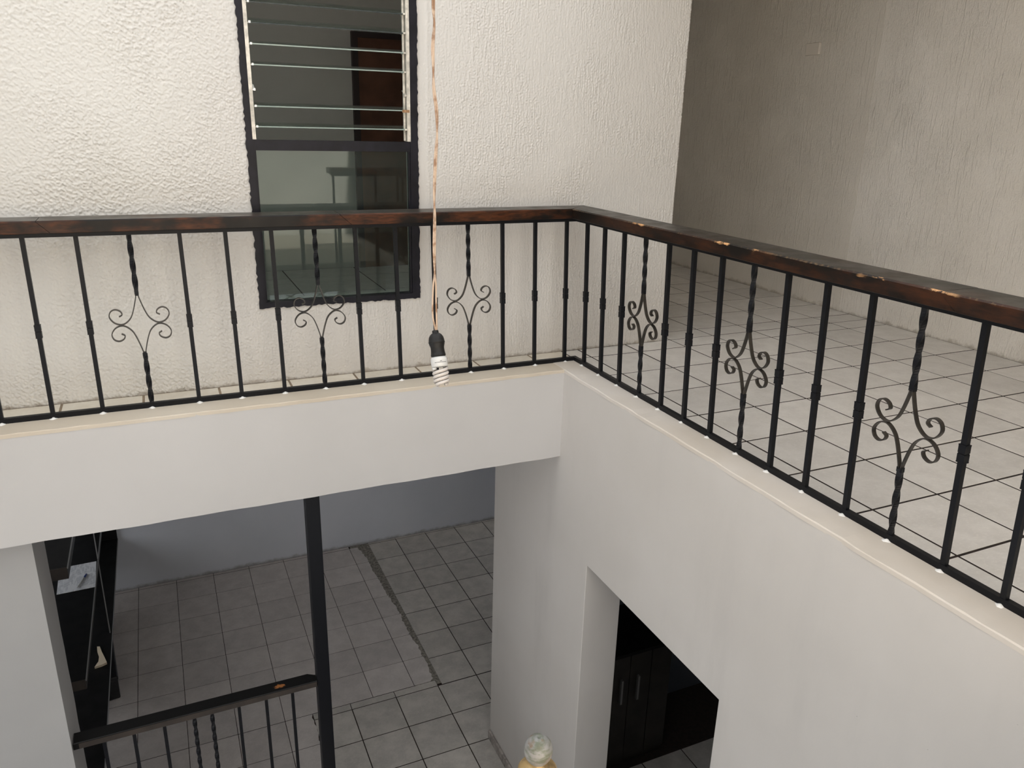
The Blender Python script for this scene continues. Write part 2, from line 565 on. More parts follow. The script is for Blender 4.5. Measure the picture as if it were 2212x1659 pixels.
# wall under the corridor with the doorway cut through it
DY0, DY1, DZ = -1.665, -0.405, -1.137
TH = .265
lw = MB().prism([(YBACK, -.012), (YBACK, -H - .1), (DY0, -H - .1), (DY0, DZ), (DY1, DZ), (DY1, -H - .1), (YE, -H - .1), (YE, -.012)], 0, TH)
lw.v = [(t_, y_, z_) for y_, z_, t_ in lw.v]
lwo = lw.build('wall_right_lower', M_LOW)
struct(lwo, 'smooth cream plastered wall below the corridor with a dark doorway')
auto_smooth(lwo, .004)
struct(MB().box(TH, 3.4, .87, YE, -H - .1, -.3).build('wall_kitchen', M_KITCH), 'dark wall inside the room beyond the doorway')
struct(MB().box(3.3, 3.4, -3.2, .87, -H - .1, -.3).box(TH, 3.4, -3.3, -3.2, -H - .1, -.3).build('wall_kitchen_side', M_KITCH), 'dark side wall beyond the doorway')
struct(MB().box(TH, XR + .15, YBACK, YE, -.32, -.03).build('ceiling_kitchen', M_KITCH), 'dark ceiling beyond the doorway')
struct(MB().box(3.4, 3.5, YE, YB + .2, -H - .1, -.3).build('wall_room_lower', M_BACK), 'side wall of the room downstairs')
struct(MB().box(XL, 3.5, YB, YB + .2, -H - .1, -.02).build('wall_back_lower', M_BACK), 'white wall with painted-in blue daylight at the back of the room downstairs')
struct(MB().box(XL - .15, XL, YBACK, YW, -.35, ROOF).box(XL - .15, XL, YBACK, -4.6, -H - .1, -.35).box(XL - .15, XL, -.6, .0, -H - .1, -.35).box(XL - .15, XL, -4.6, -.6, -H - .1, -3.4).build('wall_left', M_BEAM), 'plain wall on the far side of the light well')  # lower gap to the sky added to brighten the facing wall
struct(MB().box(XL - .15, XL, .0, 1.6, -H - .1, -.3).box(XL - .15, XL, 1.6, 4.2, -H - .1, -2.7).box(XL - .15, XL, 1.6, 4.2, -.9, -.3).box(XL - .15, XL, 4.2, YB, -H - .1, -.3).build('wall_left_lower', M_BACK), 'side wall downstairs with an opening added for daylight')  # unseen hole added to bring sky light into the lower room
wf = MB().box(XL - .15, XR + .15, YBACK - .15, YBACK, -.35, ROOF).box(XL - .15, -2.3, YBACK - .15, YBACK, -H - .1, -.35).box(-.05, XR + .15, YBACK - .15, YBACK, -H - .1, -.35)  # unseen lower opening added for more daylight downstairs
struct(wf.build('wall_front', M_STUC), 'stucco wall behind the landing with a wide opening added to light the downstairs')

# corner pillar under the beam
pl = MB()
pr = []
for i in range(25):
    z = -H + (H - HB) * i / 24
    j = .006 * math.sin(i * 2.3) + .004 * math.sin(i * 5.1)
    pr.append([(XL, .10, z), (-2.912, .10, z), (-2.912, .425 + j, z), (XL, .425 + j, z)])
pl.rings(pr)
struct(pl.build('pillar', M_PILL), 'broad plastered pillar under the beam')

# roof with the opening over the well
rf = MB()
rf.box(.30, XR + .15, YBACK, 4.15, ROOF, ROOF + .2)
rf.box(XL - .15, .30, YW, 4.15, ROOF, ROOF + .2)
rf.box(XL - .15, .30, YBACK, -4.7, ROOF, ROOF + .2)
struct(rf.build('ceiling', M_CEIL), 'roof slab left open above the light well')
struct(MB().tube([(XL - .1, -2.03, ROOF + .1), (.4, -2.03, ROOF + .1)], .022, 8).build('roof_beam', M_STEEL), 'steel pipe across the roof opening')

# landing where the photographer stands
struct(MB().box(XL, .0, YBACK, YN, -.3, 0).build('floor_near', M_CURB), 'landing on the near side of the well')


# ------------------------------------------------------------------ tiled floors
def tile_mesh(w, d, mat, th=.008):
    c = .0010
    m = MB()
    m.rings([[(0, 0, -th), (w, 0, -th), (w, d, -th), (0, d, -th)], [(0, 0, -c), (w, 0, -c), (w, d, -c), (0, d, -c)],
             [(c, c, 0), (w - c, c, 0), (w - c, d - c, 0), (c, d - c, 0)]])
    return m.data('tile', mat)


_tc = {}


def lay(xs, ys, z, mat, parent, g=.0118, skip=None):
    for i in range(len(xs) - 1):
        for j in range(len(ys) - 1):
            if skip and skip(xs[i], xs[i + 1], ys[j], ys[j + 1]): continue
            w = round(xs[i + 1] - xs[i] - g, 3); d = round(ys[j + 1] - ys[j] - g, 3)
            k = (w, d, mat.name)
            if k not in _tc: _tc[k] = tile_mesh(w, d, mat)
            o = link('tile', _tc[k], parent, (xs[i] + g / 2, ys[j] + g / 2, z + random.uniform(-.0006, .0006)))


fu = MB().box(.165, XR, YBACK, YW, -.3, -.0016).box(XE, XR, YW, 4.0, -.3, -.0016).build('floor', M_GROUT)
struct(fu, 'pale grey tiled corridor floor with dark brown joints')
P = .3725
xs = [.172, .295, .665, 1.035, 1.405, 1.785, 2.163, 2.545, XR - .002]
ys = sorted([.182 - P * i for i in range(0, 11)])
ys1 = ys + [YW - .004]
lay(xs, ys1, 0, M_TILE, fu)
ys2 = [YW - .004, .552, .922, 1.295, 1.668, 2.04, 2.41, 2.785, 3.155]
lay([XE + .002, 1.035, 1.405, 1.785, 2.163, 2.545, XR - .002], ys2, 0, M_TILE, fu)

fl = MB().box(XL, .165, .172, YW, -.02, -.0016).build('floor_ledge', M_GROUT_L)
struct(fl, 'narrow tiled ledge tinted for warm reflected light between railing and stucco wall')
xl = [XL + .03] + [-2.712 - .376 * i for i in (4, 3, 2, 1)] + [-2.712, -2.333, -1.957, -1.583, -1.212, -.833, -.455, -.078, .172]
lay(xl, [.176, YW - .004], 0, M_TILE_L, fl, g=.012)

# lower floor
fw = MB().box(XL, 3.5, YBACK, YB, -H - .2, -H - .002).build('floor_lower', M_GROUT)
struct(fw, 'grey tiled floor downstairs patched with two kinds of tile')
ZL = -H
ysl = [4.572, 4.187, 3.802, 3.42, 3.036, 2.652, 2.268, 1.888]
xsl = [XL + .02, -4.395, -3.997, -3.60, -3.20, -2.80, -2.405, -2.007, -1.61, -1.212, -.814, -.414]
lay(xsl, sorted(ysl), ZL, M_TILE_A, fw, g=.005)
lay(xsl, [4.575, YB - .002], ZL, M_TILE_A, fw, g=.005)
# warm tiles further forward, up to the ragged seam
lay([-3.60, -3.20, -2.80, -2.405, -2.007, -1.61], [.35, .735, 1.12, 1.504, 1.886], ZL, M_TILE_A, fw, g=.005)
for a, b in ((1.504, 1.886), (1.12, 1.504), (.735, 1.12), (.35, .735)):
    poly = [(-1.607, a + .003)] + [(-1.375 + random.uniform(-.014, .012), a + .003 + (b - a - .006) * i / 9) for i in range(10)] + [(-1.607, b - .003)]
    MB().prism(poly, ZL - .008, ZL).build('tile', M_TILE_A, fw)
# ragged cut column beside the mortar trench
edge = [(1.888, -.262), (1.91, -.228), (2.119, -.200), (2.303, -.211), (2.432, -.204), (2.659, -.226), (2.906, -.222), (3.074, -.213), (3.343, -.235), (3.55, -.247),
        (3.771, -.249), (3.985, -.268), (4.308, -.271), (4.566, -.312), (4.60, -.315)]


def ex(y):
    for (a, xa), (b, xb) in zip(edge, edge[1:]):
        if a <= y <= b: return xa + (xb - xa) * (y - a) / (b - a)
    return edge[-1][1]


for a, b in zip(sorted(ysl), sorted(ysl)[1:]):
    poly = [(-.411, a + .003)]
    for i in range(13):
        y = a + .003 + (b - a - .006) * i / 12
        poly.append((ex(y) + random.uniform(-.011, .009), y))
    poly.append((-.411, b - .003))
    MB().prism(poly, ZL - .008, ZL).build('tile', M_TILE_A, fw)
tr = MB()
trg = []
for i in range(60):
    y = 1.83 + (4.62 - 1.83) * i / 59
    trg.append([(-.40, y, ZL - .0012 + random.uniform(0, .0005)), (-.22, y, ZL - .001 + random.uniform(-.0005, .0006)), (-.160, y, ZL - .0009 + random.uniform(-.0006, .0004))])
tr.rings(trg, cap=False, closed=False)
tr.build('mortar_strip', M_MORTAR, fw, True)
# grey tiles
xg = [-.168, .186, .586, .986, 1.386, 1.786]
lay(xg, [1.807, 2.211, 2.61, 3.008, 3.41, 3.80, 4.19, 4.59], ZL, M_TILE_B, fw, g=.009)
lay(xg, [4.592, YB - .001], ZL, M_TILE_B, fw, g=.005)
xf = [-1.37, -1.03, -.618, -.208]
lay(xf + [.186, .586], [.195, .60, 1.003, 1.405, 1.804], ZL, M_TILE_B, fw, g=.009, skip=lambda a, b, c, d: b > -.02 and c < .9 and a > -.1)
lay([-.208, .0], [.195, .60, 1.003], ZL, M_TILE_B, fw, g=.004, skip=lambda a, b, c, d: True)
lay(xf, [1.806, 1.886], ZL, M_TILE_B, fw, g=.006)
# kitchen floor tiles, dark
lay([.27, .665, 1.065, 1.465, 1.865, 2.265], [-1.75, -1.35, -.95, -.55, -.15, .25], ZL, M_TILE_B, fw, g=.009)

# skirting tiles along the wall downstairs
sk = MB().box(-.004, 0.001, DY1, YE - .01, -H, -H + .06).build('baseboard_right', M_GROUT)
struct(sk, 'low skirting of grey stone tiles at the foot of the cream wall')
for a, b in ((.66, 1.015), (.30, .652), (-.06, .292), (-.40, -.068)):
    o = MB().box(-.022, -.002, a, b, -H, -H + .085).build('tile', M_SKIRT, sk); auto_smooth(o, .004)

# landing of the lower stair with the short railing on it
struct(MB().box(-2.912, -1.44, -1.4, .24, -H, -2.80).build('floor_landing', M_TILE_A), 'stair landing that carries the short black railing')

# ------------------------------------------------------------------ cream curb along the edge of the well
cb = MB()
rg = []
n = 90
for i in range(n + 1):
    x = XL + (.0 - XL) * i / n
    j = .0012 * math.sin(i * 1.3) + random.uniform(-.001, .001)
    k = random.uniform(-.0015, .0015)
    rg.append([(x, -.0015 + j, -.020), (x, -.002 + j, -.003), (x, .001 + j, .0 + k), (x, .06, .001 + k), (x, .15, .001), (x, .176, -.001), (x, .176, -.02)])
cb.rings(rg)
tc1 = cb.build('trim_1', M_CURB)
struct(tc1, 'worn cream painted curb along the white beam')
cb = MB(); rg = []
for i in range(n + 1):
    y = YBACK + (.176 - YBACK) * i / n
    j = .002 * math.sin(i * 1.1) + random.uniform(-.0012, .0012)
    k = random.uniform(-.002, .002)
    rg.append([(-.002 + j, y, -.020), (-.003 + j, y, -.003), (.001 + j, y, .001 + k), (.06, y, .002 + k), (.15, y, .002), (.176, y, 0.0), (.176, y, -.02)])
cb.rings(rg)
tc2 = cb.build('trim_2', M_CURB_R)
struct(tc2, 'pale painted curb along the corridor edge')


# ================================================================== THE UPPER RAILING
def shear(x, y, z):
    k = z / .87
    return (x + OX * k, y + OY * k, z)


rail = empty('balcony_railing', (0, 0, 0))
tag(rail, 'black iron railing with scrolls and dark wooden handrail around the light well', 'railing')

SQ = .0195


def bar_mesh():
    h = SQ / 2
    return MB().box(-h, h, -h, h, 0.0, .872).warp(shear).data('baluster', M_IRON)


def collar_mesh():
    h = .0132
    m = MB()
    for z0, z1, e in ((.400, .404, .0005), (.404, .430, 0), (.431, .433, -.0012), (.434, .459, 0), (.459, .463, .0005)):
        m.box(-h - e, h + e, -h - e, h + e, z0, z1)
    return m.warp(shear).data('collar', M_IRON)


def twist_mesh(part, turns=.8, h0=.0, h1=.284, h2=.580, h3=.872):
    m = MB()
    h = SQ / 2 * 1.0
    for a, b in (((h0, h1),) if part == 0 else ((h2, h3),)):
        rings = []
        n = 30
        for i in range(n + 1):
            t = i / n
            z = a + (b - a) * t
            s = max(0, min(1, (t - .08) / .84))
            ang = 2 * math.pi * turns * s
            ends = 1.0
            if (a == h0 and t > .93) or (a == h2 and t < .07): ends = 1.0
            rings.append([(ends * h * 1.414 * .95 * math.cos(ang + q * math.pi / 2 + math.pi / 4), ends * h * 1.414 * .95 * math.sin(ang + q * math.pi / 2 + math.pi / 4), z) for q in range(4)])
        m.rings(rings)
    # swaged ends that grip the scrolls
    z = .272 if part == 0 else .574
    m.box(-.0085, .0085, -.0105, .0105, z, z + .018)
    return m.warp(shear).data('scroll_baluster', M_IRON)


UP = [(.003, .158), (.008, .128), (.026, .066), (.045, .027), (.078, .003), (.112, .011), (.133, .040), (.127, .067), (.106, .078), (.084, .069), (.077, .052), (.091, .042)]


def scroll_mesh(sx, sz):
    path = catmull([(sx * x, 0, .432 + sz * (z + .0005)) for x, z in UP], 6)
    th, w = .0024, .0085
    rings = []
    for i, p in enumerate(path):
        t = (path[min(i + 1, len(path) - 1)] - path[max(i - 1, 0)]).normalized()
        nn = Vector((-t.z, 0, t.x))
        rings.append([p + nn * th + Vector((0, -w, 0)), p + nn * th + Vector((0, w, 0)), p - nn * th + Vector((0, w, 0)), p - nn * th + Vector((0, -w, 0))])
    return MB().rings(rings)


def rot_z90(mb):
    mb.v = [(-y, x, z) for x, y, z in mb.v]; return mb


bar_d, col_d, tw_d, tw_u = bar_mesh(), collar_mesh(), twist_mesh(0), twist_mesh(1)
scr_x = [scroll_mesh(sx, sz).warp(shear).data('scroll', M_SCROLL) for sx in (1, -1) for sz in (1, -1)]
scr_y = [rot_z90(scroll_mesh(sx, sz)).warp(shear).data('scroll', M_SCROLL) for sx in (1, -1) for sz in (1, -1)]
dab_d = []
for k in range(4):
    m = MB(); rr = []
    random.seed(40 + k)
    for z, r in ((-.002, .019), (.0015, .016), (.004, .010), (.008, .004)):
        rr.append([((r * random.uniform(.7, 1.25)) * math.cos(q * .785), -.006 + (r * random.uniform(.7, 1.2)) * math.sin(q * .785), z) for q in range(8)])
    m.rings(rr); dab_d.append(m.data('plaster_dab', M_DAB, True))

XB = [-4.45, -4.235, -4.02, -3.80, -3.585, -3.375, -3.16, -2.945, -2.731, -2.515, -2.292, -2.068, -1.856, -1.634, -1.416, -1.202, -.982, -.764, -.555, -.341, -.129, .082]
XS = {-4.02, -3.16, -2.292, -1.416, -.555}
XS.discard(-3.16); XS.discard(-4.02); XS.add(-3.16)
YBAL = [.034, -.167, -.374, -.582, -.791, -.994, -1.203, -1.414, -1.619, -1.828, -2.043, -2.254, -2.474, -2.69, -2.90, -3.11, -3.30]
YS = {-.582, -1.414, -2.254, -3.11}


def post(x, y, scroll, scr, dabparent, dk):
    if scroll:
        b = link('scroll_baluster', tw_d, rail, (x, y, 0))
        link('twisted_bar', tw_u, b)
        for s in scr: link('scroll', s, b)
    else:
        b = link('baluster', bar_d, rail, (x, y, 0))
        link('collar', col_d, b)
    o = link('plaster_dab', dab_d[dk % 4], dabparent, (x + (-.004 if dabparent is tc2 else 0), y - (.008 if dabparent is tc1 else 0), 0.0))
    if dabparent is tc2: o.rotation_euler.z = -math.pi / 2; o.location.x = x - .010


for i, x in enumerate(XB): post(x, D, x in XS, scr_x, tc1, i)
for i, y in enumerate(YBAL): post(D, y, y in YS, scr_y, tc2, i + 1)
# return of the railing on the landing side
for x in (-.07, -.29, -.50): 
    b = link('baluster', bar_d, rail, (x, -3.32, 0)); link('collar', col_d, b)

# flat bars
hb_ = .0115
MB().box(XL, D + hb_, D - hb_, D + hb_, .0, .026).build('bottom_bar', M_IRON, rail)
MB().box(D - hb_, D + hb_, -3.33, D - hb_, .0, .026).build('bottom_bar', M_IRON, rail)
yc, xc = D + OY, D + OX
MB().box(XL, xc + .02, yc - .02, yc + .02, .868, .893).build('top_bar', M_IRON, rail)
MB().box(xc - .02, xc + .02, -3.33, yc - .02, .868, .893).build('top_bar', M_IRON, rail)
MB().box(-.52, D, -3.34, -3.30, .868, .893).build('top_bar', M_IRON, rail)

# handrail boards
HW = .0865
Z0, Z1 = .8935, .9505


def board(p, axis, mat):
    """p: list of (s_top, s_bottom) for start and end at inner side and outer side"""
    (a_in_t, a_in_b, a_ou_t, a_ou_b), (b_in_t, b_in_b, b_ou_t, b_ou_b) = p
    n = 16
    rings = []
    for i in range(n + 1):
        t = i / n
        L = lambda a, b: a + (b - a) * t
        e = .0035
        w = .0015 * math.sin(t * 9 + a_in_t * 5)
        prof = [('i', Z0 + e * .6, 0, 'b'), ('i', Z0, e * .6, 'b'), ('o', Z0, -e, 'b'), ('o', Z0 + e, 0, 'b'), ('o', Z1 - e, 0, 't'), ('o', Z1, -e, 't'), ('i', Z1, e * 1.6, 't'), ('i', Z1 - e * 1.6, 0, 't')]
        ring = []
        for side, z, off, tb in prof:
            if side == 'i': s = L(a_in_t, b_in_t) if tb == 't' else L(a_in_b, b_in_b); c = -HW
            else: s = L(a_ou_t, b_ou_t) if tb == 't' else L(a_ou_b, b_ou_b); c = HW
            q = c + off + w
            ring.append((s, yc + q, z) if axis == 'x' else (xc + q, s, z))
        rings.append(ring)
    o = MB().rings(rings).build('handrail_board', mat, rail)
    return o


g = .0012
sx1, sx2 = (-2.662, -2.613), (-1.301, -1.243)
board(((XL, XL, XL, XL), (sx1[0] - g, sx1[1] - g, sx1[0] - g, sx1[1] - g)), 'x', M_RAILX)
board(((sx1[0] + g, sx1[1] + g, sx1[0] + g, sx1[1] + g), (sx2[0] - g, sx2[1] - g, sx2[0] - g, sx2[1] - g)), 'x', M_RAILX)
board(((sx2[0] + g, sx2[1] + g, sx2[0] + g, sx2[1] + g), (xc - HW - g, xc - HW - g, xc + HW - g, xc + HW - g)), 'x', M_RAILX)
sy1, sy2 = (-.919, -.981), (-2.326, -2.388)
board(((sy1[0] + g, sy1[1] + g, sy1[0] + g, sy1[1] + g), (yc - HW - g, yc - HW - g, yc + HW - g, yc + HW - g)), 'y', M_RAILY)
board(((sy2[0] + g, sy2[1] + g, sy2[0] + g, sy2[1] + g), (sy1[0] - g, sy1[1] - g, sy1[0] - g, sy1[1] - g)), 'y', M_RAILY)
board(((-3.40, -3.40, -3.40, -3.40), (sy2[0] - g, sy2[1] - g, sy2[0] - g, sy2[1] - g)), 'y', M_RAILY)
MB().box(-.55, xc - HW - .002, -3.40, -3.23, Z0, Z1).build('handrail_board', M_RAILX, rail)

# ================================================================== WINDOW
win = empty('window_1', (0, 0, 0))
struct(win, 'tall black framed window with open glass louvres over a fixed pane')
random.seed(5)
YF = YW - .012


def ragged(x0, x1, z0, z1, ro):
    """frame bar in the wall plane; sides listed in ro have a ragged painted edge"""
    m = MB(); pts = []
    nz = max(2, int((z1 - z0) / .016)); nx = max(2, int((x1 - x0) / .016))
    j = lambda s: random.uniform(-.004, .004) if s in ro else 0
    for i in range(nx): pts.append((x0 + (x1 - x0) * i / nx, z0 + j('b')))
    for i in range(nz): pts.append((x1 - j('r'), z0 + (z1 - z0) * i / nz))
    for i in range(nx): pts.append((x1 - (x1 - x0) * i / nx, z1))
    for i in range(nz): pts.append((x0 + j('l'), z1 - (z1 - z0) * i / nz))
    m.prism(pts, 0, 1)
    m.v = [(x, YF + (.07 if t > .5 else 0), z) for x, z, t in m.v]
    return m


for x0, x1, ro in ((WX0 - .006, WX0 + .030, 'l'), (WX1 - .040, WX1 + .006, 'r')):
    ragged(x0, x1, WZ0 + .02, WZ1, ro).build('frame_stile', M_FRAME, win)
ragged(WX0 - .006, WX1 + .006, WZ0 - .012, WZ0 + .020, 'b').build('frame_rail', M_FRAME, win)
MB().box(WX0 + .03, WX1 - .04, YF + .004, YF + .06, 1.252, 1.304).build('frame_rail', M_FRAME, win)
MB().box(WX0, WX1, YF, YF + .06, WZ1 - .04, WZ1).build('frame_rail', M_FRAME, win)
gx0, gx1 = WX0 + .030, WX1 - .040
# glazing beads and fixed pane
MB().box(gx0, gx0 + .010, YF + .012, YF + .024, .456, 1.252).build('glazing_bead', M_FRAME, win)
MB().box(gx1 - .010, gx1, YF + .012, YF + .024, .456, 1.252).build('glazing_bead', M_FRAME, win)
MB().box(gx0, gx1, YF + .026, YF + .031, .456, 1.252).build('glass_pane', M_GLASS, win)
# louvre channels, clips and slats
for x0, x1 in ((gx0 - .004, gx0 + .014), (gx1 - .016, gx1 + .002)):
    MB().box(x0, x1, YF - .002, YF + .055, 1.306, WZ1 - .04).build('louvre_channel', M_ALU, win)
MB().box(gx1 - .030, gx1 - .020, YF + .02, YF + .03, 1.31, WZ1 - .04).build('operating_rod', M_ALU, win)
LZ = [(1.371, 1), (1.469, 1), (1.560, 0), (1.664, 1), (1.759, 1), (1.856, 2), (1.948, 2), (2.045, 2), (2.14, 1), (2.235, 1)]
for z, kind in LZ:
    for s, x in ((-1, gx0 + .014), (1, gx1 - .016)):
        q = MB()
        if s < 0: q.box(x, x + .012, YF - .006, YF + .05, z - .006, z - .0035).box(x + .004, x + .014, YF - .008, YF - .004, z - .007, z + .004)
        else: q.box(x - .014, x, YF - .006, YF + .05, z - .006, z - .0035).box(x - .016, x - .004, YF - .009, YF - .005, z - .007, z + .002)
        if kind == 0:
            ca, sa = math.cos(.5), math.sin(.5)
            q.v = [(a, YF + .02 + (b - YF - .02) * ca, c + (b - YF - .02) * sa) for a, b, c in q.v]
        q.build('louvre_clip', M_CLIP if s < 0 else M_ALU, win)
    if kind:
        tilt = .19 if kind == 1 else .30
        q = MB().box(gx0 + .016, gx1 - .018, -.012, .082, -.0028, .0028)
        q.v = [(a, YF + .006 + b * math.cos(tilt), z + b * math.sin(tilt)) for a, b, c0 in q.v for c in (c0,)] and \
              [(a, YF + .006 + b * math.cos(tilt) - c * math.sin(tilt), z + b * math.sin(tilt) + c * math.cos(tilt)) for a, b, c in q.v]
        q.build('louvre_slat', M_SLAT_G, win)
        e = MB().box(gx0 + .016, gx1 - .018, -.0135, -.012, -.0029, .0029)
        e.v = [(a, YF + .006 + b * math.cos(tilt) - c * math.sin(tilt), z + b * math.sin(tilt) + c * math.cos(tilt)) for a, b, c in e.v]
        e.build('slat_edge', M_SLAT if kind == 1 else M_SLAT_D, win)
MB().box(gx1 - .045, gx1 - .006, YF - .014, YF - .006, 1.457, 1.471).build('louvre_clip', M_RUST, win)['label'] = 'rusty louvre clip'

# brown door inside the room
dr = empty('door_1', (0, 0, 0)); struct(dr, 'brown wooden door in the grey room behind the window')
MB().box(-.29, .50, 3.735, 3.768, .0, 2.13).build('door_leaf', M_DOORW, dr)
MB().box(-.345, -.29, 3.72, 3.774, .0, 2.18).build('door_jamb', M_DOORF, dr)
MB().box(.50, .55, 3.72, 3.774, .0, 2.18).build('door_jamb', M_DOORF, dr)
MB().box(-.29, .50, 3.72, 3.774, 2.13, 2.18).build('door_head', M_DOORF, dr)
fr_ = MB().box(XL, XE - T, YW + T, 3.775, -.02, -.0016).build('floor_room', M_GROUT)
struct(fr_, 'tiled floor of the room behind the window')
lay([XL + .01, -3.9, -3.2, -2.5, -1.8, -1.1, -.4, .3, XE - T - .01], [YW + T + .005, 1.25, 1.95, 2.65, 3.35, 3.77], 0, M_TILE, fr_)

# blank cover plate on the corridor wall
cp = MB().box(XR - .020, XR + .002, 1.278, 1.425, 2.012, 2.104).build('cover_plate', M_PLATE)
auto_smooth(cp, .004); tag(cp, 'small blank painted cover plate high on the corridor wall', 'cover plate')

# ================================================================== PENDANT LAMP
lamp = empty('pendant_lamp', (-1.517, -2.025, .878))
tag(lamp, 'bare spiral bulb in black rubber socket hanging from a stained cord', 'lamp')
px = .001256
ax = (Vector((-1.516, -2.077, .738)) - Vector((-1.517, -2.025, .878))).normalized()
lamp.rotation_euler = (-ax).to_track_quat('Z', 'Y').to_euler()
S = [(5, 3), (6.8, 2.2), (7, 0), (7, -3.5), (9, -4.2), (12.5, -7), (15.6, -12), (16.8, -17), (17.4, -21.5), (17.8, -22), (17.8, -24.5), (17.2, -25), (17, -27), (15.6, -31), (14.7, -34.5), (14.6, -39), (15.0, -44), (15.8, -49.5), (16.2, -50), (16.2, -52), (15.2, -54), (13, -54.6)]
MB().lathe([(r * px, z * px) for r, z in S], 28).build('socket', M_RUBBER, lamp, True)
bulb = MB().lathe([(13 * px, -54 * px), (15 * px, -55 * px), (15.6, -57) and (17.2 * px, -58 * px), (17.8 * px, -60 * px), (18 * px, -74 * px), (17.4 * px, -76 * px), (13 * px, -77 * px), (5 * px, -78 * px)], 28).build('bulb', M_CFL, lamp, True)
# helix tubes of the lamp
hel = MB()
R0, tr_ = 14.4 * px, 3.65 * px
for s in (0, math.pi):
    pts = []; rad = []
    for i in range(72):
        t = i / 71
        ang = s + -t * 2 * math.pi * 2.1
        r = R0 * (1.0 if t < .9 else 1.0 - .55 * ((t - .9) / .1) ** 1.5)
        pts.append((r * math.cos(ang), r * math.sin(ang), (-81 - 35.0 * t) * px if t > .02 else -78 * px)); rad.append(tr_)
    hel.tube(pts, rad, 9)
hel.build('spiral_tube', M_SPIRAL, bulb, True)
for s in (0, math.pi):
    a = s + .1
    MB().lathe([(5.2 * px, -77 * px), (5.0 * px, -81.5 * px), (3 * px, -82.5 * px)], 10).build('tube_stub', M_CFL, bulb, True, None).location = (13 * px * math.cos(a), 13 * px * math.sin(a), 0)
# printed line on the ballast housing, on the side that faces the camera
pl_ = MB()
base_ang = None
cdir = (lamp.matrix_world.to_3x3().inverted() @ (cam.location - lamp.location)) if False else (lamp.rotation_euler.to_matrix().inverted() @ (cam.location - lamp.location))
a0 = math.atan2(cdir.y, cdir.x)
rr = 18.15 * px
arc = lambda a1, a2, z1, z2: pl_.rings([[(rr * math.cos(a1 + (a2 - a1) * i / 12), rr * math.sin(a1 + (a2 - a1) * i / 12), z1), (rr * math.cos(a1 + (a2 - a1) * i / 12), rr * math.sin(a1 + (a2 - a1) * i / 12), z2)] for i in range(13)], cap=False, closed=False)
arc(a0 - .55, a0 + .95, -67.6 * px, -66.7 * px); arc(a0 + .12, a0 + .36, -65 * px, -64 * px)
pl_.build('printed_line', M_INK, bulb)
# cord: two strands that part just above the socket
rows = [(936, 0), (938, 50), (935, 100), (936, 140), (937, 190), (943, 240), (944, 290), (941, 340), (938, 420), (939, 470), (938, 540), (939, 590)]
F = 1672.725


def on_y(a, b, Y):
    d = _r * ((a - 1106) / F) - _u * ((b - 829.5) / F) + _f
    return M.translation + d * ((Y - M.translation.y) / d.y)


mid = [on_y(a, b, -2.03 + .004 * math.sin(i)) for i, (a, b) in enumerate(rows)]
up_ = [Vector((mid[0].x + .006 * math.sin(k * 1.3), -2.03, mid[0].z + (ROOF + .10 - mid[0].z) * k / 8)) for k in range(8, 0, -1)]
mid = up_ + mid
crd = MB()
rv = Vector((.911, -.411, 0))
for s in (-1, 1):
    pts = []
    for i, p in enumerate(mid):
        tw = i * 1.25
        pts.append(p + (rv * math.cos(tw) + Vector((.41, .91, 0)) * math.sin(tw)) * .0021 * s)
    if s < 0:
        tail = [on_y(936, 615, -2.03), on_y(934.5, 650, -2.03), on_y(935, 685, -2.03), on_y(941, 712, -2.027)]
    else:
        tail = [on_y(941.5, 615, -2.03), on_y(942, 650, -2.03), on_y(943, 685, -2.03), on_y(943.5, 712, -2.027)]
    crd.tube([tuple(q) for q in catmull(pts + tail + [Vector((-1.517 + .002 * s, -2.026, .874))], 5)], .0025, 7)
im = Matrix.LocRotScale(lamp.location, lamp.rotation_euler, None).inverted()
crd.v = [tuple(im @ Vector(p)) for p in crd.v]
crd.build('cord', M_CORD, lamp, True)

# ================================================================== NEWEL WITH BALL
nw = empty('newel_post', (-1.801, -3.256, 0))
tag(nw, 'brass newel post topped with a tarnished metal ball', 'newel post')
bz = .654
br = .0187
MB().lathe([(.001, bz + br)] + [(br * math.sin(math.pi * k / 20), bz + br * math.cos(math.pi * k / 20) * 1.12) for k in range(1, 20)] + [(.001, bz - br)], 32).build('ball', M_BALL, nw, True)
MB().lathe([(.009, bz - .012), (.0092, bz - .020), (.013, bz - .0225), (.022, bz - .026), (.026, bz - .032), (.026, bz - .040), (.018, bz - .046), (.016, bz - .06)], 28).build('collar', M_BRASS, nw, True)
MB().lathe([(.016, bz - .055), (.016, .02), (.030, .018), (.030, -.18)], 20).build('post', M_BRASS, nw, True)

# ================================================================== DOWNSTAIRS
# square steel column under the beam
co = MB().box(-1.569, -1.490, .125, .205, -2.80, -.574).build('steel_column', M_IRON)
auto_smooth(co, .003); tag(co, 'slim square black steel column standing under the white beam', 'column')

lr = empty('landing_railing', (-2.2, .165, -2.80)); tag(lr, 'short black railing with twisted bars downstairs beside the steel column', 'railing')
lz = -1.895


def lchild(mb, name, mat, parent=lr, smooth=False):
    mb.v = [(x + 2.2, y - .165, z + 2.80) for x, y, z in mb.v]
    return mb.build(name, mat, parent, smooth)


